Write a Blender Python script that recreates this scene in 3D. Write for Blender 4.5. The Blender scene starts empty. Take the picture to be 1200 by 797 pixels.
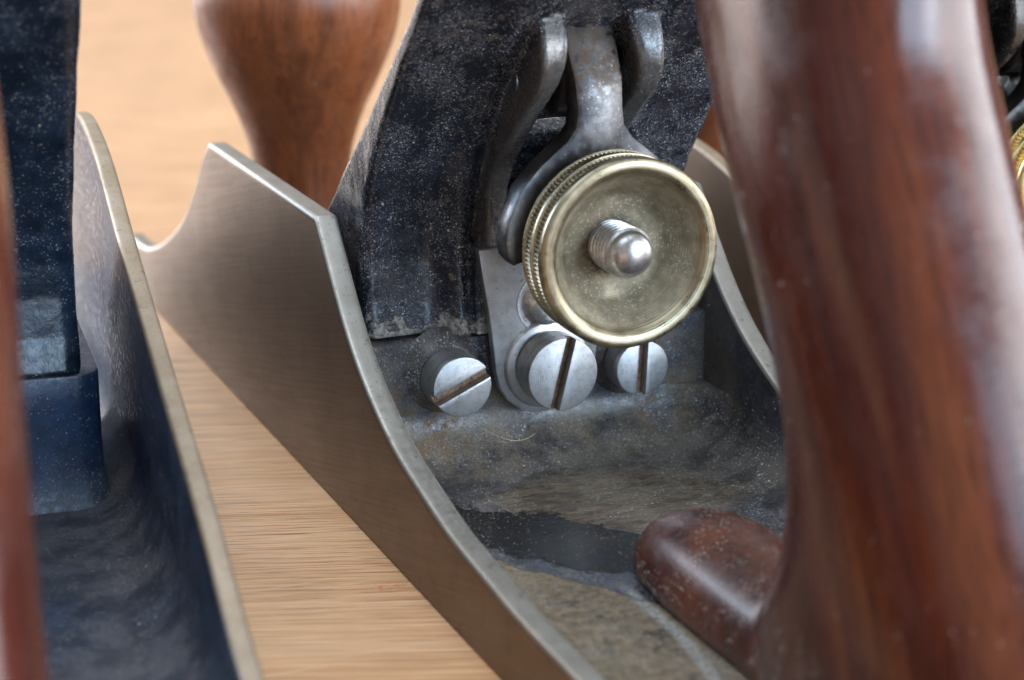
import bpy, bmesh, math, random
import numpy as np
from mathutils import Matrix, Vector, noise as mnoise

random.seed(7)
S = 0.001                                   # all shapes below are written in millimetres
scene = bpy.context.scene
C = scene.collection

# ------------------------------------------------------------------ camera
cam_data = bpy.data.cameras.new('camera')
cam = bpy.data.objects.new('camera', cam_data); C.objects.link(cam)
cam_data.sensor_width = 36; cam_data.lens = 72.0
cam_data.clip_start = 0.01; cam_data.clip_end = 50
right = Vector((0.92450414, -0.38117201, 0.0))
up = Vector((0.10581382, 0.25664348, 0.96069639))
fwd = Vector((0.36619057, 0.88816779, -0.27760123))
M = Matrix.Identity(4)
for i in range(3):
    M[i][0] = right[i]; M[i][1] = up[i]; M[i][2] = -fwd[i]
M.translation = Vector((-118.5845, 0.0, 109.851)) * S
cam.matrix_world = M
cam_data.dof.use_dof = True
cam_data.dof.focus_distance = 0.298
cam_data.dof.aperture_fstop = 21.0
cam_data.dof.aperture_blades = 9
scene.camera = cam

# ------------------------------------------------------------------ light
world = bpy.data.worlds.new('World'); scene.world = world; world.use_nodes = True
bg = world.node_tree.nodes['Background']
bg.inputs['Color'].default_value = (0.95, 0.87, 0.79, 1); bg.inputs['Strength'].default_value = 0.38

def area(name, loc, target, sx, sy, power, col):
    d = bpy.data.lights.new(name, 'AREA'); d.shape = 'RECTANGLE'; d.size = sx; d.size_y = sy
    d.energy = power; d.color = col
    o = bpy.data.objects.new(name, d); C.objects.link(o)
    o.location = loc
    o.rotation_euler = (Vector(target) - Vector(loc)).to_track_quat('-Z', 'Y').to_euler()
    return o
area('window_lamp_right', (0.90, -0.38, 0.36), (0.0, 0.25, 0.05), 1.5, 0.62, 23.0, (0.88, 0.94, 1.0))
area('fill_lamp_near', (0.20, -0.85, 0.36), (0.0, 0.27, 0.05), 0.8, 0.60, 12.0, (0.50, 0.74, 1.0))  # added fill behind the camera, brightens the faces turned towards it
area('blue_fill_lamp_left', (-0.95, 1.35, 0.60), (-0.08, 0.28, 0.03), 0.6, 0.6, 9.0, (0.36, 0.64, 1.0))  # added blue lamp, not a known window; tints inner walls and tote rim
area('skylight_lamp', (-0.25, 0.30, 1.25), (-0.05, 0.28, 0.0), 1.4, 1.1, 15.0, (0.74, 0.87, 1.0))
area('window_lamp_far', (-0.85, 2.25, 0.50), (-0.25, 0.6, 0.0), 1.6, 0.9, 46.0, (0.97, 0.95, 0.96))

vs = scene.view_settings
vs.view_transform = 'Standard'; vs.look = 'None'; vs.gamma = 1; vs.use_curve_mapping = False; vs.exposure = 0.22

# ------------------------------------------------------------------ node helpers
class Mat:
    def __init__(s, name):
        s.m = bpy.data.materials.new(name); s.m.use_nodes = True
        s.t = s.m.node_tree; s.b = s.t.nodes['Principled BSDF']
        tc = s.t.nodes.new('ShaderNodeTexCoord'); s.obj = tc.outputs['Object']
        s.P = s.mapping(s.obj, scale=(1000, 1000, 1000))
        s.geo = s.t.nodes.new('ShaderNodeNewGeometry')
    def put(s, sock, v):
        if isinstance(v, bpy.types.NodeSocket): s.t.links.new(v, sock)
        elif isinstance(v, (tuple, list)) and len(v) == 3 and sock.type == 'RGBA': sock.default_value = (*v, 1)
        else: sock.default_value = v
    def mapping(s, vec, scale=(1, 1, 1), rot=(0, 0, 0), loc=(0, 0, 0)):
        n = s.t.nodes.new('ShaderNodeMapping'); s.put(n.inputs['Vector'], vec)
        n.inputs['Scale'].default_value = scale; n.inputs['Rotation'].default_value = rot; n.inputs['Location'].default_value = loc
        return n.outputs['Vector']
    def noise(s, scale, detail=3, rough=.55, vec=None, dist=0.0):
        n = s.t.nodes.new('ShaderNodeTexNoise'); s.put(n.inputs['Vector'], vec or s.P)
        n.inputs['Scale'].default_value = scale; n.inputs['Detail'].default_value = detail
        n.inputs['Roughness'].default_value = rough; n.inputs['Distortion'].default_value = dist
        return n.outputs['Fac']
    def voro(s, scale, vec=None):
        n = s.t.nodes.new('ShaderNodeTexVoronoi'); s.put(n.inputs['Vector'], vec or s.P)
        n.inputs['Scale'].default_value = scale
        return n.outputs['Distance'], n.outputs['Color']
    def math(s, op, a, b=0.0, clamp=False):
        n = s.t.nodes.new('ShaderNodeMath'); n.operation = op; n.use_clamp = clamp
        s.put(n.inputs[0], a); s.put(n.inputs[1], b); return n.outputs[0]
    def mul(s, a, b): return s.math('MULTIPLY', a, b)
    def add(s, a, b, clamp=False): return s.math('ADD', a, b, clamp)
    def sub(s, a, b): return s.math('SUBTRACT', a, b)
    def mx(s, a, b): return s.math('MAXIMUM', a, b)
    def rng(s, v, a, b, c=0.0, d=1.0, smooth=True):
        n = s.t.nodes.new('ShaderNodeMapRange'); n.clamp = True
        n.interpolation_type = 'SMOOTHSTEP' if smooth else 'LINEAR'
        s.put(n.inputs['Value'], v)
        n.inputs['From Min'].default_value = a; n.inputs['From Max'].default_value = b
        n.inputs['To Min'].default_value = c; n.inputs['To Max'].default_value = d
        return n.outputs['Result']
    def mix(s, f, a, b):
        n = s.t.nodes.new('ShaderNodeMix'); n.data_type = 'RGBA'
        s.put(n.inputs[0], f); s.put(n.inputs[6], a); s.put(n.inputs[7], b); return n.outputs[2]
    def lerp(s, f, a, b):
        n = s.t.nodes.new('ShaderNodeMix'); n.data_type = 'FLOAT'
        s.put(n.inputs[0], f); s.put(n.inputs[2], a); s.put(n.inputs[3], b); return n.outputs[0]
    def sep(s, v):
        n = s.t.nodes.new('ShaderNodeSeparateXYZ'); s.put(n.inputs[0], v); return n.outputs
    def comb(s, x, y, z):
        n = s.t.nodes.new('ShaderNodeCombineXYZ')
        for k, v in enumerate((x, y, z)): s.put(n.inputs[k], v)
        return n.outputs[0]
    def bump(s, h, strength=.5, dist=0.1, normal=None):
        n = s.t.nodes.new('ShaderNodeBump'); s.put(n.inputs['Height'], h)
        n.inputs['Strength'].default_value = strength; n.inputs['Distance'].default_value = dist * S
        if normal is not None: s.put(n.inputs['Normal'], normal)
        return n.outputs['Normal']
    def out(s, color, rough, metal=0.0, normal=None, **kw):
        s.put(s.b.inputs['Base Color'], color); s.put(s.b.inputs['Roughness'], rough); s.put(s.b.inputs['Metallic'], metal)
        if normal is not None: s.put(s.b.inputs['Normal'], normal)
        for k, v in kw.items(): s.put(s.b.inputs[k.replace('_', ' ')], v)
        return s.m
    def specks(s, scale, rmax, presence, power=2.0, seed=0.0):
        """irregular grains: a random radius in each cell, only in some cells"""
        v = s.mapping(s.P, loc=(seed, seed * .7, seed * 1.3))
        warp = s.noise(scale * 2.5, 2, vec=v)
        d, col = s.voro(scale, v)
        c = s.sep(col)
        rad = s.mul(s.math('POWER', c[0], power), rmax)
        on = s.math('LESS_THAN', c[1], presence)
        dd = s.add(d, s.mul(s.sub(warp, .5), rmax * .9))
        return s.mul(s.math('LESS_THAN', dd, rad), on), c[2]

# ------------------------------------------------------------------ materials
def japan(name, base=(0.010, 0.012, 0.017), speck=0.6, haze=0.35, rust=0.25, rough=0.27, bed=False, peel=0.35, chips=False, spec=.5):
    m = Mat(name)
    nz = m.sep(m.geo.outputs['Normal'])[2]
    upw = m.rng(nz, -0.15, 0.85)
    big = m.noise(.045, 3); mid = m.noise(.16, 4, .6); fine = m.noise(1.1, 4, .65)
    col = m.mix(m.rng(mid, .35, .7), base, tuple(min(1, c * 2.2 + .004) for c in base))
    r = m.lerp(m.rng(fine, .3, .7), rough * .75, rough * 1.45)
    h = m.add(m.mul(m.noise(.75, 3), 1.0), m.mul(m.noise(2.6, 2), .35))
    if bed:
        xyz = m.sep(m.P); X, Y, Z = xyz[0], xyz[1], xyz[2]
        w1 = m.mul(m.sub(m.noise(.14, 5, .62), .5), 28); w2 = m.mul(m.sub(m.noise(.5, 5, .7), .5), 9)
        wob = m.add(w1, w2)
        flat = m.rng(Z, 9.5, 6.2)
        # grimy brown worn zone in the middle of the bed, in front of the handle
        ax = m.mul(m.sub(X, 2.0), .052); ay = m.mul(m.add(Y, 25.0), .075)
        dA = m.math('SQRT', m.add(m.mul(ax, ax), m.mul(ay, ay)))
        zoneA = m.mul(m.rng(m.add(dA, m.mul(wob, .03)), 1.15, .75), flat)
        strk = m.noise(.55, 4, .7, vec=m.mapping(m.P, scale=(.45, 1.5, 1)), dist=1.2)
        grime = m.mix(m.rng(strk, .35, .68), (0.014, 0.011, 0.009), (0.165, 0.115, 0.070))
        col = m.mix(m.mul(zoneA, .85), col, grime)
        r = m.lerp(zoneA, r, .42)
        h = m.add(h, m.mul(m.mul(zoneA, strk), 6.0))
        # oily black bare patch
        bx = m.mul(m.add(X, 13.0), .072); by = m.mul(m.add(m.add(Y, 36.0), m.mul(m.add(X, 13), .9)), .085)
        dB = m.math('SQRT', m.add(m.mul(bx, bx), m.mul(by, by)))
        zoneB = m.mul(m.rng(m.add(dB, m.mul(wob, .05)), 1.08, .96), flat)
        col = m.mix(zoneB, col, (0.012, 0.011, 0.011)); r = m.lerp(zoneB, r, .33)
        # caked tan grime along the left side by the handle
        line = m.add(m.add(Y, 44.5), m.add(m.mul(m.add(X, 20.0), 1.45), m.mul(wob, .42)))
        zoneC = m.mul(m.rng(line, .5, -.5), m.rng(X, -7.0, -9.0))
        cake = m.mix(m.rng(m.noise(.9, 5, .65), .32, .7), (0.085, 0.060, 0.037), (0.27, 0.20, 0.13))
        cake = m.mix(m.rng(m.noise(.28, 4, .6), .56, .66), cake, (0.035, 0.028, 0.024))
        col = m.mix(zoneC, col, cake); r = m.lerp(zoneC, r, .6)
        h = m.add(m.mul(h, m.lerp(zoneB, 1, .25)), m.mul(zoneC, 12.0)); h = m.add(h, m.mul(m.mul(zoneC, m.noise(.5, 5, .65)), 9.0)); h = m.sub(h, m.mul(zoneB, 5.0))
        # pale dust swept against the foot of the handle
        dl = m.math('ABSOLUTE', m.add(m.add(X, m.rng(Y, -66, -96, 10.9, 14.2)), m.mul(wob, .04)))
        zoneD = m.mul(m.mul(m.rng(dl, 1.3, .2), m.rng(Y, -52, -58)), m.rng(m.noise(1.6, 4, .7), .38, .58))
        col = m.mix(zoneD, col, (0.40, 0.43, 0.44)); r = m.lerp(zoneD, r, .9)
    # soft dust film, thicker where it can settle
    film = m.mul(m.mul(m.rng(big, .3, .62, .25, 1), m.rng(mid, .3, .75, .35, 1)), m.lerp(upw, .12, 1.0))
    film = m.mul(film, m.rng(m.noise(5.0, 2), .25, .75, .4, 1))
    film = m.mul(film, haze)
    if bed:
        film = m.mul(film, m.sub(1.0, zoneB))
        seat = m.mul(m.mul(m.rng(Y, -17, -5), m.rng(Z, 25, 12, .45, 1)), m.rng(m.noise(.13, 4, .65), .3, .66, .15, 1))
        film = m.mx(film, m.mul(seat, m.rng(m.noise(3.2, 3, .6), .3, .7, .32, .86)))
    col = m.mix(film, col, (0.255, 0.20, 0.125)); r = m.lerp(film, r, .62)
    if chips:                                            # enamel flaked off along the foot of the casting
        zc = m.sep(m.P)[2]
        e = m.add(zc, m.mul(m.sub(m.noise(.28, 5, .65), .5), 15))
        ch = m.mul(m.rng(e, 27.4, 26.6), m.rng(m.noise(.9, 4, .6), .3, .42))
        col = m.mix(ch, col, m.mix(m.rng(m.noise(1.5, 4, .65), .35, .65), (.10, .09, .08), (.33, .30, .26))); r = m.lerp(ch, r, .6)
        h = m.sub(h, m.mul(ch, 1.5))
        x = m.math('ABSOLUTE', m.sep(m.P)[0]); yy = m.sep(m.P)[1]
        web = m.mul(m.mul(m.rng(x, 3.6, 4.4), m.rng(x, 9.9, 9.2)), m.mul(m.rng(m.add(zc, m.mul(yy, 1.0)), 51, 48.5), m.rng(zc, 77, 75)))
        web = m.mul(web, m.rng(m.noise(.3, 4, .6), .25, .55, .45, 1))
        col = m.mix(m.mul(web, .85), col, m.mix(m.noise(1.2, 4), (.10, .10, .105), (.22, .215, .21)))
        pt = m.mul(m.rng(m.geo.outputs['Pointiness'], .53, .585), m.rng(m.noise(.5, 5, .7), .42, .56))
        col = m.mix(m.mul(pt, .8), col, (.17, .155, .135)); worn = m.mx(web, pt)
    # rust blooms
    rs = m.mul(m.rng(m.noise(.22, 5, .7), .60, .70), m.rng(m.noise(1.3, 4, .7), .42, .6))
    rs = m.mul(rs, rust)
    if bed:
        rx = m.mul(m.add(X, 18.0), .11); rz = m.mul(m.sub(Z, 13.5), .10)
        dr = m.math('SQRT', m.add(m.mul(rx, rx), m.mul(rz, rz)))
        rl = m.mul(m.mul(m.rng(dr, 1.15, .5), m.rng(Y, -9, -3)), m.mul(m.rng(m.noise(.45, 5, .7), .48, .58), m.rng(m.noise(2.0, 3), .4, .55)))
        rr = m.mul(m.mul(m.rng(m.math('ABSOLUTE', m.sub(X, 20.5)), 6, 2), m.rng(Y, -10, -4)), m.mul(m.rng(m.noise(.5, 5, .7), .50, .60), .7))
        rs = m.mx(rs, m.mx(rl, rr))
    col = m.mix(rs, col, (0.145, 0.078, 0.036)); r = m.lerp(rs, r, .8)
    # dust grains
    clump = m.mul(m.rng(m.noise(.16, 5, .7), .38, .60, .07, 1), m.rng(m.noise(.05, 3, .6), .36, .58, .22, 1))
    dens = m.mul(m.mul(clump, m.lerp(upw, .75, 1.0)), speck)
    if chips: dens = m.mul(dens, m.sub(1.0, m.mul(web, .7)))
    if bed: dens = m.mul(dens, m.sub(1.0, m.mul(zoneB, .75)))
    f1, t1 = m.specks(3.0, .44, 1.0, 2.1); f1 = m.mul(f1, m.math('LESS_THAN', t1, dens))
    f2, t2 = m.specks(.7, .17, 1.0, 4.0, 31.0); f2 = m.mul(f2, m.math('LESS_THAN', t2, m.mul(dens, .8)))
    f3, t3 = m.specks(5.0, .66, 1.0, 1.1, 71.0); f3 = m.mul(f3, m.math('LESS_THAN', t3, m.mul(dens, .9)))
    c1 = m.mix(t1, (0.27, 0.235, 0.19), (0.50, 0.50, 0.50))
    col = m.mix(m.mul(f3, .6), col, (0.24, 0.23, 0.22)); col = m.mix(m.mul(f1, .9), col, c1); col = m.mix(f2, col, (0.55, 0.47, 0.36))
    ff = m.mx(m.mx(f1, f2), f3); r = m.lerp(ff, r, .85)
    h = m.add(h, m.mul(ff, .9))
    kw = {'Specular_IOR_Level': m.lerp(zoneB, .5, .18)} if bed else {'Specular_IOR_Level': spec}
    return m.out(col, r, m.mul(worn, .55) if chips else 0.0, m.bump(h, peel, .12), **kw)

MAT = {}
MAT['japan_frog'] = japan('black_enamel_frog', base=(0.008, 0.011, 0.020), speck=2.0, haze=.10, rust=.25, rough=.25, peel=.7, chips=True)
MAT['japan_bed'] = japan('black_enamel_bed', base=(0.009, 0.015, 0.030), speck=1.7, haze=.7, rust=.5, rough=.24, bed=True, peel=.6)
MAT['japan_plain'] = japan('plain_black_enamel', base=(0.007, 0.007, 0.008), speck=.5, haze=.06, rust=.1, rough=.28, peel=.5)
MAT['japan_clean'] = japan('blue_black_enamel', base=(0.005, 0.010, 0.019), speck=.40, haze=.04, rust=.05, rough=.24, peel=.6)
MAT['japan_clean_bed'] = japan('blue_black_enamel_bed', base=(0.006, 0.020, 0.052), speck=.6, haze=.62, rust=.6, rough=.30, peel=.4, spec=.42)

def steel_side():
    m = Mat('ground_steel_side')
    v = m.mapping(m.P, rot=(math.radians(14), 0, 0)); v = m.mapping(v, scale=(1, .05, 2.6))
    br = m.noise(1.0, 4, .6, vec=v); blot = m.noise(.05, 4, .6); sm = m.noise(.35, 4, .6)
    col = m.mix(m.rng(blot, .35, .65), (0.170, 0.126, 0.094), (0.205, 0.158, 0.124))
    col = m.mix(m.mul(m.rng(sm, .62, .8), .2), col, (0.13, 0.10, 0.08))
    r = m.add(m.rng(br, .3, .7, .40, .50), m.rng(sm, .5, .8, 0, .08))
    pit = m.mul(m.rng(m.noise(.12, 5, .7), .60, .70), m.rng(m.noise(1.4, 4, .7), .52, .62))
    col = m.mix(m.mul(pit, .6), col, (.07, .05, .038))
    f2, t = m.specks(.30, .07, .4, 3.0, 11.0)
    col = m.mix(f2, col, (.5, .45, .38))
    return m.out(col, r, 1.0, m.bump(br, .12, .03))
MAT['steel_side'] = steel_side()

def steel_edge(name, a, b, rough):
    m = Mat(name)
    g = m.noise(1.4, 4, .6); bl = m.noise(.2, 4, .6)
    col = m.mix(m.rng(bl, .3, .7), a, b)
    nick = m.mul(m.rng(m.noise(.55, 5, .7), .60, .68), .6)
    col = m.mix(nick, col, tuple(c * .45 for c in a))
    f, t = m.specks(1.9, .4, .6, 2.2, 5.0)
    col = m.mix(m.mul(f, .7), col, (.26, .20, .14))
    return m.out(col, m.rng(g, .3, .7, rough - .05, rough + .07), .85, m.bump(m.sub(g, m.mul(nick, 2)), .16, .06))
MAT['steel_edge'] = steel_edge('worn_steel_edge', (0.335, 0.310, 0.272), (0.40, 0.375, 0.335), .50)
MAT['steel_edge_tan'] = steel_edge('tan_worn_steel_edge', (0.38, 0.295, 0.21), (0.46, 0.37, 0.28), .58)

def screw_steel():
    m = Mat('bright_screw_steel')
    xyz = m.sep(m.P)
    rad = m.math('SQRT', m.add(m.mul(xyz[0], xyz[0]), m.mul(xyz[2], xyz[2])))
    ring = m.math('SINE', m.add(m.mul(rad, 22.0), m.mul(m.noise(.6, 2), 3.0)))
    g = m.noise(3.0, 4, .65)
    col = m.mix(m.rng(m.noise(.7, 4, .65), .4, .75), (0.50, 0.51, 0.525), (0.35, 0.35, 0.355))
    f, t = m.specks(3.0, .4, .35, 2.0, 3.0)
    col = m.mix(m.mul(f, .6), col, (.25, .2, .15))
    return m.out(col, m.rng(g, .3, .7, .38, .52), 1.0, m.bump(m.add(m.mul(ring, .3), m.add(g, m.mul(m.rng(m.noise(2.2, 2, .5, vec=m.mapping(m.P, rot=(0, .6, 0), scale=(.06, 1, 1))), .62, .70), -.5))), .25, .05))
MAT['screw'] = screw_steel()

def plate_steel():
    m = Mat('plate_steel')
    g = m.noise(2.2, 4, .65); b = m.noise(.3, 4, .65)
    col = m.mix(m.rng(b, .35, .7), (0.56, 0.58, 0.60), (0.42, 0.42, 0.42))
    rs = m.mul(m.rng(m.noise(.35, 5, .7), .58, .68), m.rng(m.noise(1.8, 3), .45, .6))
    col = m.mix(m.mul(rs, .7), col, (.23, .13, .07))
    f, t = m.specks(2.2, .4, .4, 2.2, 9.0)
    col = m.mix(m.mul(f, .7), col, (.30, .25, .19))
    r = m.lerp(rs, m.rng(g, .3, .7, .32, .50), .75)
    return m.out(col, r, m.lerp(rs, 1.0, .2), m.bump(g, .25, .05))
MAT['plate'] = plate_steel()

def rust():
    m = Mat('rusty_slot')
    g = m.noise(1.4, 5, .7)
    col = m.mix(m.rng(g, .35, .65), (0.085, 0.048, 0.032), (0.30, 0.19, 0.12))
    return m.out(col, .8, 0.0, m.bump(g, .7, .15))
MAT['rust'] = rust()

def yoke_steel():
    m = Mat('dark_forged_steel')
    g = m.noise(1.0, 4, .6); b = m.noise(.16, 4, .6)
    z = m.sep(m.P)[2]
    col = m.mix(m.rng(b, .35, .65), (0.065, 0.065, 0.072), (0.16, 0.157, 0.158))
    rs = m.mul(m.rng(z, 61, 69), m.rng(g, .35, .6))
    col = m.mix(m.mul(rs, .5), col, (.17, .115, .07))
    f, t = m.specks(3.0, .42, .3, 2.2, 19.0)
    col = m.mix(m.mul(f, .7), col, (.35, .30, .24))
    r = m.lerp(rs, m.rng(g, .3, .7, .28, .46), .65)
    return m.out(col, r, .85, m.bump(g, .35, .08))
MAT['yoke'] = yoke_steel()

def brass(name, a, b, dirty):
    m = Mat(name)
    xyz = m.sep(m.P)
    rad = m.math('SQRT', m.add(m.mul(xyz[0], xyz[0]), m.mul(xyz[2], xyz[2])))
    ring = m.noise(1.0, 3, .6, vec=m.comb(m.mul(rad, 2.4), m.mul(xyz[1], .3), 0.0))
    ringf = m.math('SINE', m.mul(rad, 26.0))
    g = m.noise(.5, 4, .65)
    col = m.mix(m.rng(m.add(m.mul(g, .6), m.mul(ring, .4)), .35, .65), a, b)
    inner = m.mul(m.rng(rad, 11.2, 10.2), m.rng(xyz[1], .15, .5))
    film = m.mul(m.mul(inner, m.rng(m.noise(.22, 4, .6), .3, .65, .4, 1)), dirty)
    col = m.mix(film, col, m.mix(m.rng(m.noise(.5, 5, .65), .35, .65), (.23, .20, .14), (.35, .305, .215)))
    grv = m.mul(m.mul(m.rng(rad, 13.2, 12.7), m.rng(rad, 12.0, 12.4)), m.rng(xyz[1], 1.3, 1.7))
    col = m.mix(m.mul(grv, .75 * dirty), col, (.075, .06, .035))
    deep = m.mul(m.rng(xyz[1], 2.2, 5.2), m.rng(rad, 9.6, 7.4))
    col = m.mix(m.mul(m.mul(deep, m.rng(m.noise(.4, 5, .65), .3, .6, .4, 1)), .45 * dirty), col, (.12, .10, .062))
    f, t = m.specks(2.8, .52, 1.0 * dirty, 1.3, 27.0)
    f = m.mul(f, m.rng(m.noise(.25, 4, .65), .36, .55))
    f = m.mul(f, m.rng(inner, 0, 1, .35, 1))
    col = m.mix(m.mul(f, .85), col, (.46, .41, .31))
    core = m.mul(m.rng(rad, 5.3, 3.6), inner)
    col = m.mix(m.mul(m.mul(core, m.rng(m.noise(1.6, 4, .7), .3, .6)), .8 * dirty), col, (.05, .045, .035))
    metal = m.sub(1.0, m.mul(m.mx(film, f), .75))
    r = m.lerp(m.mx(film, f), m.rng(g, .3, .7, .26, .42), .68)
    return m.out(col, r, metal, m.bump(m.add(m.mul(ringf, .35), m.mul(ring, 1.6)), .34, .08))
MAT['brass'] = brass('aged_brass', (0.33, 0.285, 0.195), (0.47, 0.415, 0.295), 1.0)
MAT['brass_new'] = brass('golden_brass', (0.62, 0.46, 0.17), (0.74, 0.56, 0.24), .3)

def wood_gloss(name, dark, light, edge, rough=.2, specks=.5, vertical=False, coat=.5):
    m = Mat(name)
    lean = (0, 0, 0) if vertical else (math.radians(27), 0, 0)
    v = m.mapping(m.P, rot=lean)
    g1 = m.noise(.42, 5, .62, vec=m.mapping(v, scale=(1, 1, .055)), dist=.5)
    g0 = m.noise(.13, 3, .5, vec=m.mapping(v, scale=(1, 1, .12)))
    g2 = m.noise(2.6, 4, .6, vec=m.mapping(v, scale=(1, 1, .05)))
    blot = m.noise(.05, 3, .5)
    f = m.add(m.mul(g1, .55), m.add(m.mul(g0, .40), m.mul(blot, .10)))
    col = m.mix(m.rng(f, .38, .66), dark, light)
    col = m.mix(m.mul(m.rng(g0, .50, .70), .6), col, edge)
    col = m.mix(m.mul(m.rng(g2, .50, .64), .6), col, tuple(c * .35 for c in dark))
    smear = m.noise(.18, 5, .65)
    r = m.add(m.rng(smear, .3, .75, rough * .7, rough * 1.5), m.mul(m.rng(m.noise(1.1, 3), .55, .75), .05))
    fl, t = m.specks(.55, .22, specks, 3.0, 41.0); fm, t2 = m.specks(1.6, .30, specks * .6, 2.5, 13.0)
    dustm = m.mul(m.mx(fl, fm), m.rng(m.noise(.09, 3), .42, .62, .1, 1))
    col = m.mix(m.mul(dustm, .75), col, (.42, .37, .33)); r = m.lerp(dustm, r, .8)
    if not vertical:                                     # workshop dust lying on the low toe
        low = m.rng(m.sep(m.P)[2], 20, 13)
        fd, t3 = m.specks(2.4, .48, .9, 1.5, 77.0)
        fd = m.mul(m.mul(fd, low), m.rng(m.noise(.22, 4, .65), .42, .58))
        r = m.lerp(m.mul(low, .6), r, .44)
        veil = m.mul(m.mul(low, m.rng(m.noise(.35, 5, .7), .45, .7)), .10)
        col = m.mix(m.mx(m.mul(fd, .8), veil), col, (.40, .36, .32)); r = m.lerp(m.mx(fd, veil), r, .8)
    h = m.add(m.mul(g2, .25), m.add(m.mul(smear, 1.6), m.mul(m.noise(.05, 2), 3.0)))
    return m.out(col, r, 0.0, m.bump(h, .22, .12), Coat_Weight=coat, Coat_Roughness=.22)
MAT['tote'] = wood_gloss('polished_rosewood', (0.042, 0.0095, 0.007), (0.095, 0.0195, 0.0105), (0.155, 0.040, 0.0115), .24, .12, coat=.12)
MAT['knob'] = wood_gloss('stained_beech', (0.15, 0.043, 0.015), (0.30, 0.088, 0.029), (0.25, 0.070, 0.020), .42, .05, True, coat=.05)

def table_wood():
    m = Mat('light_veneer')
    v = m.mapping(m.P, rot=(0, 0, math.radians(17)))
    wv = m.sep(v)
    wig = m.mul(m.sub(m.noise(.006, 2, .5, vec=v), .5), 14)
    v2 = m.comb(wv[0], m.add(wv[1], wig), wv[2])
    a = m.noise(.8, 5, .65, vec=m.mapping(v2, scale=(.014, 1, 1)))
    b = m.noise(.12, 4, .6, vec=m.mapping(v2, scale=(.05, 1, 1)))
    p = m.noise(4.2, 3, .6, vec=m.mapping(v2, scale=(.013, 1, 1)))
    ln = m.noise(2.8, 3, .6, vec=m.mapping(v2, scale=(.016, 1, 1), loc=(55, 17, 0)))
    br = m.noise(.02, 3, .5)
    col = m.mix(m.rng(a, .3, .7), (0.62, 0.315, 0.145), (0.82, 0.50, 0.275))
    col = m.mix(m.mul(m.rng(b, .35, .7), .6), col, (0.80, 0.49, 0.285))
    col = m.mix(m.mul(m.rng(p, .50, .58), .55), col, (0.31, 0.145, 0.062))
    col = m.mix(m.mul(m.mul(m.rng(ln, .575, .60), m.rng(br, .35, .6)), .9), col, (0.13, 0.062, 0.03))
    w = m.sep(m.P); ddx = m.sub(w[0], -35.4); ddy = m.sub(w[1], 246.0)
    dd = m.math('SQRT', m.add(m.mul(m.mul(ddx, ddx), .35), m.mul(ddy, ddy)))
    col = m.mix(m.mul(m.mul(m.rng(dd, 2.6, .6), m.rng(m.noise(1.3, 3, .6), .5, .58)), .55), col, (0.55, 0.09, 0.05))   # red pencil smudge
    sc = m.noise(.9, 2, .5, vec=m.mapping(m.P, rot=(0, 0, .75), scale=(.02, 1.1, 1)))
    col = m.mix(m.mul(m.rng(sc, .70, .74), .3), col, (0.9, .72, .5))
    r = m.rng(a, .3, .7, .33, .46)
    return m.out(col, r, 0.0, m.bump(m.sub(a, m.mul(m.rng(p, .54, .7), .8)), .15, .06))
MAT['table'] = table_wood()

def simple(name, col, rough, metal=0.0):
    m = Mat(name); g = m.noise(1.5, 4, .65)
    c2 = tuple(c * .6 for c in col)
    return m.out(m.mix(m.rng(g, .35, .7), col, c2), m.rng(g, .3, .7, rough * .8, rough * 1.2), metal, m.bump(g, .25, .05))
MAT['stud'] = simple('stud_steel', (.62, .625, .64), .36, 1.0)
MAT['pin'] = simple('pin_steel', (.20, .22, .25), .35, .8)
MAT['pin_brass'] = simple('pin_bronze', (.33, .20, .10), .4, .8)
MAT['grain'] = simple('sawdust_grain', (.48, .40, .29), .85)

# ------------------------------------------------------------------ mesh helpers (millimetres)
def to_obj(name, bm, mats, parent=None, loc=None, smooth=True, recalc=True):
    if recalc: bmesh.ops.recalc_face_normals(bm, faces=bm.faces)
    bmesh.ops.scale(bm, vec=(S, S, S), verts=bm.verts)
    me = bpy.data.meshes.new(name); bm.to_mesh(me); bm.free()
    return link_mesh(name, me, mats, parent, loc, smooth)
def link_mesh(name, me, mats, parent=None, loc=None, smooth=True):
    for k in (mats if isinstance(mats, (list, tuple)) else [mats]): me.materials.append(MAT[k])
    if smooth:
        me.shade_smooth()
        me.set_sharp_from_angle(angle=math.radians(38))
    o = bpy.data.objects.new(name, me); C.objects.link(o)
    if loc is not None: o.location = Vector(loc) * S
    if parent is not None: o.parent = parent
    return o
def prism(bm, poly, axis, a, b, bevel=0.0, mat=0, segs=2):
    """extrude a 2-D outline along an axis: axis 0 takes (y,z), axis 1 takes (x,z), axis 2 takes (x,y)"""
    def P(p, t): return {0: (t, p[0], p[1]), 1: (p[0], t, p[1]), 2: (p[0], p[1], t)}[axis]
    va = [bm.verts.new(P(p, a)) for p in poly]; vb = [bm.verts.new(P(p, b)) for p in poly]
    n = len(poly); fs = [bm.faces.new(va), bm.faces.new(vb[::-1])]
    for i in range(n): fs.append(bm.faces.new((va[i], vb[i], vb[(i + 1) % n], va[(i + 1) % n])))
    for f in fs: f.material_index = mat
    bmesh.ops.recalc_face_normals(bm, faces=fs)
    if bevel > 0:
        ed = [e for f in fs[:2] for e in f.edges]
        bmesh.ops.bevel(bm, geom=ed, offset=bevel, segments=segs, profile=.5, affect='EDGES')
    return fs
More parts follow.
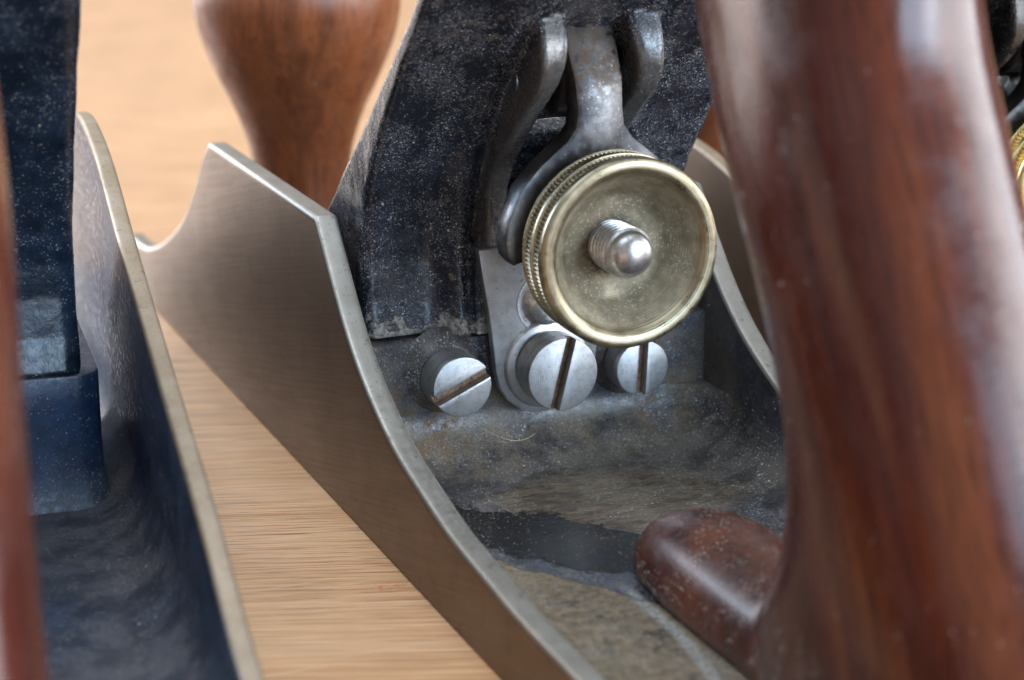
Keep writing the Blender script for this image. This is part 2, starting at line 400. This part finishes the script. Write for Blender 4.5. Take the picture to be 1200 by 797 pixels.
def lathe(bm, prof, segs=48, axis=1, centre=(0, 0, 0), mat=0, rfun=None, close=False):
    """prof = [(along, radius)]"""
    rings = []
    for k, (t, r) in enumerate(prof):
        ring = []
        for i in range(segs):
            rr = r if rfun is None else rfun(k, i, r)
            a = 2 * math.pi * i / segs; u, w = rr * math.cos(a), rr * math.sin(a)
            p = {0: (t, u, w), 1: (u, t, w), 2: (u, w, t)}[axis]
            ring.append(bm.verts.new((p[0] + centre[0], p[1] + centre[1], p[2] + centre[2])))
        rings.append(ring)
    fs = []
    for a, b in zip(rings[:-1], rings[1:]):
        for i in range(segs): fs.append(bm.faces.new((a[i], a[(i + 1) % segs], b[(i + 1) % segs], b[i])))
    if close: fs.append(bm.faces.new(rings[0])); fs.append(bm.faces.new(rings[-1]))
    for f in fs: f.material_index = mat
    return fs
def spline(pts, n=10):
    P = [np.array(p, float) for p in pts]; P = [2 * P[0] - P[1]] + P + [2 * P[-1] - P[-2]]
    out = []
    for i in range(1, len(P) - 2):
        p0, p1, p2, p3 = P[i - 1:i + 3]
        for k in range(n):
            t = k / n
            out.append(.5 * ((2 * p1) + (p2 - p0) * t + (2 * p0 - 5 * p1 + 4 * p2 - p3) * t * t + (3 * p1 - p0 - 3 * p2 + p3) * t ** 3))
    out.append(P[-2]); return out
def remeshed(name, bm, voxel, smooth_iter, wobble=0.0):
    """fuse overlapping solids into one cast skin (done at millimetre scale)"""
    bmesh.ops.recalc_face_normals(bm, faces=bm.faces)
    me = bpy.data.meshes.new('raw'); bm.to_mesh(me); bm.free()
    o = bpy.data.objects.new('raw', me); C.objects.link(o)
    r = o.modifiers.new('r', 'REMESH'); r.mode = 'VOXEL'; r.voxel_size = voxel
    s = o.modifiers.new('s', 'SMOOTH'); s.iterations = smooth_iter; s.factor = .5
    dg = bpy.context.evaluated_depsgraph_get()
    out = bpy.data.meshes.new_from_object(o.evaluated_get(dg)); out.name = name
    bpy.data.objects.remove(o); bpy.data.meshes.remove(me)
    n = len(out.vertices); co = np.empty(n * 3); out.vertices.foreach_get('co', co); co = co.reshape(-1, 3)
    if wobble:
        nr = np.empty(n * 3); out.vertices.foreach_get('normal', nr); nr = nr.reshape(-1, 3)
        d = np.array([mnoise.fractal(Vector(c) * .16, 1.0, 2.0, 3) for c in co])
        co = co + nr * (d * wobble)[:, None]
    out.vertices.foreach_set('co', (co * S).ravel()); out.update()
    return out
def thing(name, label, cat, loc, rz=0, group=None):
    o = bpy.data.objects.new(name, None); C.objects.link(o); o.empty_display_size = .01
    o.location = Vector(loc) * S; o.rotation_euler = (0, 0, rz)
    o['label'] = label; o['category'] = cat
    if group: o['group'] = group
    return o

# ------------------------------------------------------------------ table
bm = bmesh.new()
prism(bm, [(-2600, -700), (2600, -700), (2600, 3400), (-2600, 3400)], 2, -24, 0)
tb = to_obj('table', bm, 'table', smooth=False); tb['kind'] = 'structure'

# ------------------------------------------------------------------ plane body
FLAT = [(-172, 10), (-110, 10), (-88, 10), (-70, 10.4), (-46, 12.6), (-25, 17.3), (-12, 23.3), (-3, 30.0), (2.6, 36.3), (6.0, 40.0), (8.8, 43.0)]
FLAT_F = [(72.3, 43.0), (76.5, 40.2), (81, 35.7), (91.6, 26.7), (101.6, 21), (113.3, 16), (124, 12.6), (131, 11.2), (139.6, 10.6), (147, 10.4)]
def prof_flat():
    y = np.linspace(-172, 8.8, 226); a = np.array(FLAT); z = np.interp(y, a[:, 0], a[:, 1])
    for _ in range(40):
        z[1:-1] = .25 * z[:-2] + .5 * z[1:-1] + .25 * z[2:]
    return [np.array(p) for p in zip(y, z)] + spline(FLAT_F, 8)
ROUND = [(-172, 11.5), (-130, 11.5), (-104, 12.6), (-80, 17.0), (-63, 22.6), (-50, 26.4), (-28.9, 31.8), (-8.3, 37.3), (11, 42.7), (27.9, 48.0), (39, 50.5), (53, 52.0), (64, 51.6), (74, 49.5), (84, 44.5), (94, 36), (106, 26), (118, 18), (132, 13), (140, 11.6), (147, 11)]
def prof_round(k=1.0): return [np.array((p[0], 10 + (p[1] - 10) * k)) for p in spline(ROUND, 8)]

def make_body(prof, hi, ho, mats, block=False):
    bm = bmesh.new()
    prof = np.array(prof); z0 = 5.0
    def zt(y): return float(np.interp(y, prof[:, 0], prof[:, 1]))
    ys = [p[0] for p in prof]
    ch = .35
    for sgn in (-1, 1):
        rows = []
        for y in ys:
            z = zt(y); zl = z0 + min(8.0, max(.6, z - z0 - 1.2))
            rows.append([bm.verts.new(p) for p in (
                (sgn * (ho - .3), y, 0), (sgn * ho, y, .3), (sgn * ho, y, z - 1.3), (sgn * ho, y, z - .62), (sgn * (ho - .1), y, z - .26), (sgn * (ho - .3), y, z - .06), (sgn * (ho - .6), y, z), (sgn * (ho - 1.2), y, z),
                (sgn * (hi + 1.2), y, z), (sgn * (hi + .6), y, z), (sgn * (hi + .3), y, z - .06), (sgn * (hi + .1), y, z - .26), (sgn * hi, y, z - .62), (sgn * hi, y, min(zl, z - .7)), (sgn * hi, y, 0))])
        for a, b in zip(rows[:-1], rows[1:]):
            for k in range(14):
                f = bm.faces.new((a[k], a[k + 1], b[k + 1], b[k])); f.material_index = (0, 0, 0, 1, 1, 1, 1, 1, 1, 1, 1, 1, 2, 2)[k]
            f = bm.faces.new((a[14], a[0], b[0], b[14])); f.material_index = 0
        for r in (rows[0], rows[-1]):
            f = bm.faces.new(r); f.material_index = 1
    # sole under the bed
    prism(bm, [(-hi, 0), (hi, 0), (hi, z0 - 2), (-hi, z0 - 2)], 1, -171.9, 146.9)
    # cast bed with rounded corners running up the walls and the frog seat
    def sheet(y_a, y_b, seat_at, corner=True):
        e = 10 * np.linspace(0, 1, 24) ** 2
        u = np.concatenate([e, np.linspace(10.8, 2 * hi - 10.8, 50), (2 * hi - e)[::-1]]) - hi
        L = abs(y_b - y_a)
        v = np.concatenate([13 * np.linspace(0, 1, 30) ** 2, np.linspace(14, L, int(L / 1.1))])
        grid = []
        for t in v:
            y = y_b - t if seat_at > 0 else y_a + t
            row = []
            rz = min(8.0, max(.6, zt(y) - z0 - 1.2))
            for x in u:
                a = max(0, 1 - (hi - abs(x)) / 8.5); b = max(0, 1 - t / 11.0) if corner else 0
                rho = min(1.0, math.hypot(a, b))
                z = z0 + rz * (1 - math.sqrt(max(0, 1 - rho * rho)))
                if rho < .7: z += .10 * mnoise.fractal(Vector((x * .11, y * .11, 3)), 1, 2, 3) * (1 - rho / .7)
                row.append(bm.verts.new((x, y, z)))
            grid.append(row)
        for i in range(len(grid) - 1):
            for k in range(len(u) - 1):
                f = bm.faces.new((grid[i][k], grid[i][k + 1], grid[i + 1][k + 1], grid[i + 1][k])); f.material_index = 2
    if not block:
        sheet(-172, 0, 1); sheet(36, 147, -1)
        prism(bm, [(0, 3), (0, 24.3), (3.5, 24.6), (36, 24.6), (36, 3)], 0, -hi - .05, hi + .05, mat=2)
        for x, z, r, p in ((-15.3, 19.2, 4.9, 1.9), (14.75, 18.3, 4.6, 1.4)):
            lathe(bm, [(.5, r + 2.2), (-.15, r + 1.1), (-p * .5, r + .35), (-p + .3, r), (-p, r - .5), (-p, 0.5)], 40, 1, (x, 0, z), 2)
    else:                                               # a separate seat block standing clear of the walls
        sheet(-172, 147, 1, False)
        w = hi - 4.2; rings = []
        for z, g in ((4, 1.8), (5.2, 1.2), (6.5, .75), (8.2, .4), (10.5, .12), (14, 0), (20, 0), (24.3, 0), (24.62, -.12), (24.75, -.35)):
            out = []
            for sx in (-1, 1):
                arc = [((w + g - 3.4) + 3.4 * math.cos(a), 5.7 - g - 3.4 * math.sin(a)) for a in np.linspace(0, math.pi / 2, 8)]
                out += [(sx * x, y) for x, y in (arc if sx < 0 else arc[::-1])]
            out += [(w + g, 36), (-(w + g), 36)]
            rings.append([bm.verts.new((x, y, z)) for x, y in out])
        for a, b in zip(rings[:-1], rings[1:]):
            for i in range(len(a)):
                f = bm.faces.new((a[i], a[(i + 1) % len(a)], b[(i + 1) % len(a)], b[i])); f.material_index = 2
        f = bm.faces.new(rings[-1]); f.material_index = 2
    return to_obj('body', bm, mats)

# ------------------------------------------------------------------ frog casting (shared mesh)
def make_frog_mesh():
    bm = bmesh.new()
    rear = [(2.0, 25.0), (3.4, 30), (4.0, 36), (3.6, 41), (2.2, 45.5), (-1.2, 51.5), (-4.9, 56.9), (-14.5, 68), (-25, 78.4), (-36, 89.5)]
    front = [(-33, 92.5), (-21.7, 78.4), (-1, 60.2), (20.4, 41.9), (39, 25.8), (38, 25.0)]
    def cheek(xs, off):
        rows = []
        for x in xs:
            d = off(x)
            rows.append([bm.verts.new((x, y + d * (1 if z < 47 else max(.35, 1 - (z - 47) / 14)), z)) for y, z in rear] + [bm.verts.new((x, y, z)) for y, z in front])
        n = len(rear) + len(front)
        for a, b in zip(rows[:-1], rows[1:]):
            for i in range(n): bm.faces.new((a[i], a[(i + 1) % n], b[(i + 1) % n], b[i]))
        bm.faces.new(rows[0]); bm.faces.new(rows[-1])
    def off(x):                                          # rounded outer corner, swelling near the middle
        a = abs(x); d = 0.0
        c = 1.6 if x < 0 else 2.8
        if a > 26.5 - c: d += c - math.sqrt(max(0, c * c - (a - 26.5 + c) ** 2))
        return d - 3.4 * math.exp(-((a - 12.2) / 2.5) ** 2)
    cheek(np.linspace(-26.5, -7.5, 60), off); cheek(np.linspace(7.5, 26.5, 60), off)
    # bridge above the opening and the bed plate with its slot
    prism(bm, [(-18.6, 73.8), (-25, 78.4), (-36, 89.5), (-33, 92.5), (-12.0, 70.2), (-14.0, 69.0)], 0, -9, 9)
    prism(bm, [(-17, 71), (-12, 71), (0.6, 58.8), (-2.4, 57.2)], 0, -9, 9)
    prism(bm, [(1.0, 54.6), (3.4, 56.4), (20.4, 41.9), (39, 25.8), (30, 25), (16, 40)], 0, -9, 9)
    # block the plate is screwed to
    prism(bm, [(-1.6, 25.0), (-1.6, 38.2), (20, 40), (32, 25.0)], 0, -10.6, 10.6)
    # two curved webs that carry the lever pin
    cur = spline([(-20.6, 77), (-22.2, 73.5), (-23.3, 70.3), (-23.2, 67.3), (-21.4, 64.3), (-17.6, 61.2), (-11.9, 56.4), (-6.2, 51.6), (-3.4, 47.6), (-2.8, 43), (-2.7, 38.4)], 5)
    for s in (-1, 1):
        rings = []
        for y, z in cur:
            xi = float(np.interp(z, [38, 50, 58, 64, 68, 73, 77], [5.6, 5.6, 6.3, 6.2, 5.4, 4.5, 4.2])); fr = max(9.0 - (z - 38) * .55, y + 4)
            pts = [(9.4, y + 1.2), (9.3, y + .35), (8.8, y), (xi + .9, y + .5), (xi + .2, y + .9), (xi, y + 1.5), (xi, fr), (9.4, fr)]
            rings.append([bm.verts.new((s * x, yy, z)) for x, yy in pts])
        for a, b in zip(rings[:-1], rings[1:]):
            for i in range(8): bm.faces.new((a[i], a[(i + 1) % 8], b[(i + 1) % 8], b[i]))
        bm.faces.new(rings[0]); bm.faces.new(rings[-1])
    return remeshed('frog', bm, .38, 2, .13)
FROG_MESH = make_frog_mesh()

# ------------------------------------------------------------------ small fittings
def make_nut(parent, mat, y0=-32.8, zc=43.5):
    bm = bmesh.new(); teeth = 128; seg = teeth * 4
    prof = [(6.3, 3.7), (6.25, 5.2), (6.15, 6.4), (5.9, 7.1), (5.3, 7.7), (4.4, 8.4), (3.2, 9.25), (2.0, 10.0), (1.0, 10.6), (.4, 11.0), (.08, 11.5), (0, 11.9), (.06, 12.4), (.3, 12.8), (.7, 13.0), (1.3, 13.0), (1.5, 12.85), (1.6, 12.66),
            (1.7, 12.78), (3.5, 12.78), (3.6, 12.66), (3.75, 12.95), (4.0, 13.02), (4.25, 12.95), (4.4, 12.66), (4.5, 12.78), (6.5, 12.78), (6.6, 12.66), (6.75, 12.9), (7.1, 12.9), (7.5, 12.6), (7.8, 12.0), (8.0, 11.2), (8.0, 8.2), (17, 8.2), (17, 3.3)]
    kn = {k for k, q in enumerate(prof) if q[1] == 12.78}
    def rf(k, i, r): return r - (.0, .17, .5, .17)[i % 4] if k in kn else r
    lathe(bm, [(a, b * 1.03 if b > 5 else b) for a, b in prof], seg, 1, rfun=rf)
    o = to_obj('adjusting_nut', bm, mat, parent, (0, y0, zc))
    bm = bmesh.new()
    p = []; y = 8.0
    while y > 1.9:                                     # thread turns
        p += [(y, 3.2), (y - .2, 3.15), (y - .5, 2.5), (y - .66, 2.5), (y - .95, 3.15)]; y -= 1.0
    p += [(y, 3.1), (y - .25, 2.86), (y - .6, 2.82)]
    yb = y - .6
    for k in range(1, 9):
        a = k / 8 * math.pi / 2; p.append((yb - 2.1 * math.sin(a), max(.02, 2.82 * math.cos(a))))
    lathe(bm, [(a, b * 1.14) for a, b in p], 40, 1)
    to_obj('threaded_stud', bm, 'stud', o, (0, 0, 0))
    return o

def make_yoke(parent):
    bm = bmesh.new()
    left = [(-3.9, 76), (-4.0, 72), (-3.75, 66), (-3.5, 61.8), (-3.8, 59.5), (-5.1, 57.7), (-9.0, 54.6), (-12.0, 51.4), (-13.9, 47), (-14.3, 44), (-13.9, 41.8), (-12.8, 40.6), (-11.4, 41.0), (-10.4, 43.2)]
    inner = [(-10.2 * math.cos(a), 44 + 8.6 * math.sin(a)) for a in np.linspace(.1, math.pi / 2, 9)]
    half = left + inner
    poly = half + [(-x, z) for x, z in half[-2::-1]]
    prism(bm, poly, 1, -22.3, -17.9, bevel=.7, segs=2)
    bmesh.ops.triangulate(bm, faces=[f for f in bm.faces if len(f.verts) > 4])
    for v in bm.verts:                                  # the stem bends back up to its pin
        if v.co.z > 61: v.co.y += .035 * (v.co.z - 61) ** 2
    lathe(bm, [(-4.1, .5), (-4.1, 5.0), (-3.7, 5.6), (3.7, 5.6), (4.1, 5.0), (4.1, .5)], 32, 0, (0, -12.6, 65.5))
    return to_obj('adjusting_yoke', bm, 'yoke', parent)

def make_screw(name, parent, loc, dia, depth, shank, ang, slot=1.45, mat='screw'):
    """slotted cheese head: face at y=0, body running to +y"""
    bm = bmesh.new(); R = dia / 2; hs = slot / 2
    for sg in (-1, 1):
        a0 = math.asin(hs / R); arc = [(R * math.cos(a), sg * R * math.sin(a)) for a in np.linspace(a0, math.pi - a0, 26)]
        prism(bm, arc, 1, 0, 1.9, bevel=.22)
    lathe(bm, [(1.75, .02), (1.75, R - .12), (1.75, R), (depth, R), (depth, shank), (depth + 6, shank)], 48, 1)
    for f in bm.faces:
        c = f.calc_center_median()
        if abs(c.y - 1.75) < .02 and math.hypot(c.x, c.z) < R - .05: f.material_index = 1
    bmesh.ops.rotate(bm, verts=bm.verts, cent=(0, 0, 0), matrix=Matrix.Rotation(-ang, 3, 'Y'))
    return to_obj(name, bm, [mat, 'rust'], parent, loc)

def make_plate(parent):
    bm = bmesh.new()
    L = [(-11.0, 38.6), (-10.3, 34), (-9.4, 29), (-8.6, 23), (-8.25, 19.5), (-7.6, 16.8), (-6.2, 14.6), (-4.2, 13.0), (-2.0, 12.3)]
    poly = L + [(-x, z) for x, z in L[::-1]]
    prism(bm, poly, 1, -3.6, -1.75, bevel=.28)
    # raised round step about the screw
    lathe(bm, [(-3.5, 7.0), (-4.1, 6.8), (-4.3, 6.5), (-4.3, 2)], 40, 1, (0, 0, 19.9))
    o = to_obj('adjusting_plate', bm, 'plate', parent)
    bm = bmesh.new()
    lathe(bm, [(-3.5, 4.9), (-3.75, 4.85), (-3.75, 4.5), (-3.3, 4.3), (-3.9, 3.9), (-4.6, 3.0), (-4.95, 1.6), (-5.0, .05)], 44, 1)
    to_obj('plate_screw', bm, 'stud', o, (0, 0, 29.6))
    return o

def make_pin(parent, mat):
    bm = bmesh.new()
    lathe(bm, [(-9.6, .05), (-9.62, 1.5), (-9.5, 2.0), (-9.2, 2.1), (9.2, 2.1), (9.5, 2.0), (9.6, .05)], 28, 0)
    return to_obj('lever_pin', bm, mat, parent, (0, -12.7, 64.9))

TOTE_MESH = None
def tote_mesh():
    bm = bmesh.new()
    # z, centre y, half length, half width
    sec = spline([(5.0, -111, 31, 12.6), (9, -111, 31, 13.2), (16, -111, 29, 13.0), (24, -110.5, 25.5, 12.4), (33, -107.5, 22.0, 12.0), (43, -103.2, 20.4, 11.9), (55, -96.8, 20.2, 12.2), (68, -89.5, 20.4, 12.6), (82, -82.5, 20.6, 12.4), (94, -78.5, 23.5, 11.6), (103, -80, 25.5, 10.2), (109, -82, 22, 7.6), (111.5, -83, 12, 3.5)], 5)
    rings = []
    for z, cy, a, b in sec:
        ring = []
        for i in range(48):
            t = 2 * math.pi * i / 48; c, s = math.cos(t), math.sin(t); e = 2 / 2.35
            ring.append(bm.verts.new((b * math.copysign(abs(s) ** e, s), cy + a * math.copysign(abs(c) ** e, c), z)))
        rings.append(ring)
    for r0, r1 in zip(rings[:-1], rings[1:]):
        for i in range(48): bm.faces.new((r0[i], r0[(i + 1) % 48], r1[(i + 1) % 48], r1[i]))
    bm.faces.new(rings[0]); bm.faces.new(rings[-1])
    # toe: low rounded finger reaching forward
    pr = [(-100, 9.5), (-74, 9.5), (-64, 9.5), (-58, 9.2), (-53, 8.4), (-49.5, 7.2), (-47, 5.6), (-45.4, 3.2), (-44.8, .3)]
    rr = []
    for y, r in pr:
        ring = []
        for i in range(17):
            t = math.pi * i / 16; c, s = math.cos(t), math.sin(t)
            ring.append(bm.verts.new((-r * 1.04 * math.copysign(abs(c) ** .8, c), y, 5.0 + r * 1.03 * abs(s) ** .85)))
        rr.append(ring)
    for r0, r1 in zip(rr[:-1], rr[1:]):
        for i in range(16): bm.faces.new((r0[i], r0[i + 1], r1[i + 1], r1[i]))
        bm.faces.new((r0[16], r0[0], r1[0], r1[16]))
    bm.faces.new(rr[0]); bm.faces.new(rr[-1])
    return remeshed('tote', bm, .8, 7)
def make_tote(parent):
    global TOTE_MESH
    if TOTE_MESH is None:
        TOTE_MESH = tote_mesh(); return link_mesh('tote', TOTE_MESH, 'tote', parent)
    o = bpy.data.objects.new('tote', TOTE_MESH); C.objects.link(o); o.parent = parent; return o

def make_knob(parent, y=124.0):
    bm = bmesh.new()
    p = spline([(5.0, 14.5), (8, 15.0), (12, 14.0), (17, 11.0), (24, 9.9), (31, 10.6), (38, 12.8), (45, 16.0), (52, 19.0), (58, 20.6), (63, 20.7), (68, 18.8), (71.5, 15.5), (73.8, 10), (74.6, 5.2), (74.8, .3)], 6)
    lathe(bm, [(a, b) for a, b in p], 64, 2)
    o = to_obj('knob', bm, 'knob', parent, (0, y, 0))
    bm = bmesh.new()
    lathe(bm, [(74.0, 4.9), (75.3, 4.8), (75.8, 4.2), (75.9, .05)], 32, 2)
    to_obj('knob_screw', bm, 'brass_new', o)
    return o

def make_plane(root, prof, hi, ho, mats, frog_mat, nut_mat, pin_mat, angs=(24, 76, 87), block=False, knob_y=124.0):
    body = make_body(prof, hi, ho, mats, block); body.parent = root
    me = FROG_MESH if not FROG_MESH.materials else FROG_MESH.copy()
    me.materials.clear()
    fr = link_mesh('frog', me, frog_mat, root)
    make_pin(fr, pin_mat)
    make_nut(root, nut_mat); make_yoke(root); make_plate(root)
    a = [math.radians(v) for v in angs]
    k = .62 if block else 1.0
    make_screw('frog_screw', root, (-15.3 * k, -8.0, 19.2), 9.2, 5.6, 3.4, a[0])
    make_screw('adjusting_screw', root, (0, -10.0, 19.9), 11.3, 4.6, 4.6, a[1])
    make_screw('frog_screw', root, (14.75 * k, -6.8, 18.3), 8.7, 4.6, 3.4, a[2])
    make_tote(root); make_knob(root, knob_y)

G = 'hand planes standing side by side'
p1 = thing('hand_plane', 'dusty hand plane with flat-topped brown steel side wall and dished brass nut in full view', 'hand plane', (0, 277.5, 0), 0, G)
make_plane(p1, prof_flat(), 28.85, 32.25, ['steel_side', 'steel_edge', 'japan_bed'], 'japan_frog', 'brass', 'pin')
p2 = thing('hand_plane', 'hand plane with clean dark blue enamelled bed and tall rounded side wall', 'hand plane', (-95.7, 279.0, 0), math.radians(-5.0), G)
make_plane(p2, prof_round(), 33.1, 35.7, ['steel_side', 'steel_edge_tan', 'japan_clean_bed'], 'japan_clean', 'brass', 'pin', (10, 60, 120), True)
p3 = thing('hand_plane', 'hand plane mostly hidden behind the glossy wooden handle, showing a golden knurled nut edge', 'hand plane', (82.0, 285.5, 0), 0, G)
make_plane(p3, prof_round(33 / 42), 29.6, 32.25, ['steel_side', 'steel_edge_tan', 'japan_clean_bed'], 'japan_plain', 'brass_new', 'pin_brass', (40, 100, 150), False, 100.0)

# ------------------------------------------------------------------ loose sawdust
from mathutils.bvhtree import BVHTree
def sawdust(root, label, n, xr, yr, seed):
    rnd = random.Random(seed)
    body = [c for c in root.children if c.name.startswith('body')][0]
    me = body.data
    bvh = BVHTree.FromPolygons([v.co / S for v in me.vertices], [tuple(p.vertices) for p in me.polygons])
    bm = bmesh.new()
    for _ in range(n):
        x = rnd.uniform(*xr); y = rnd.uniform(*yr)
        if mnoise.noise(Vector((x * .09, y * .09, seed))) < rnd.uniform(-.7, .35): continue
        hit = bvh.ray_cast(Vector((x, y, 23)), Vector((0, 0, -1)))
        if hit[0] is None: continue
        r = .055 + .17 * rnd.random() ** 3.2
        q = Matrix.Rotation(rnd.uniform(0, 6.28), 3, 'Z') @ Matrix.Rotation(rnd.uniform(-.5, .5), 3, 'X')
        sx, sy, sz = r * rnd.uniform(.8, 2.2), r * rnd.uniform(.6, 1.1), r * rnd.uniform(.35, .7)
        pts = [(sx, 0, 0), (-sx * .8, sy * .6, 0), (-sx * .5, -sy, 0), (0, 0, sz), (.1 * sx, .2 * sy, -sz)]
        c = hit[0] + hit[1] * (sz * .6)
        v = [bm.verts.new(c + q @ Vector(p)) for p in pts]
        for a, b, d in ((0, 1, 3), (1, 2, 3), (2, 0, 3), (1, 0, 4), (2, 1, 4), (0, 2, 4)): bm.faces.new((v[a], v[b], v[d]))
    # one hair-thin fibre
    prev = None
    for k in range(15):
        t = k / 14; p = Vector((-11.5 + 9 * t, -5.2 - 1.5 * math.sin(3 * t), 11.6 - 2.4 * math.sin(2.2 * t)))
        ring = [bm.verts.new(p + Vector((0, .05 * math.cos(a), .05 * math.sin(a)))) for a in (0, 2.1, 4.2)]
        if prev:
            for i in range(3): bm.faces.new((prev[i], prev[(i + 1) % 3], ring[(i + 1) % 3], ring[i]))
        prev = ring
    o = to_obj('sawdust', bm, 'grain', smooth=False)
    o.location = root.location; o.rotation_euler = root.rotation_euler
    o['kind'] = 'stuff'; o['label'] = label; o['category'] = 'sawdust'
sawdust(p1, 'fine pale sawdust scattered over the dusty bed below the screws', 5200, (-28, 28), (-75, -1), 4)
sawdust(p2, 'few pale sawdust grains on the dark blue enamelled bed', 1200, (-10, 31), (-95, -2), 9)
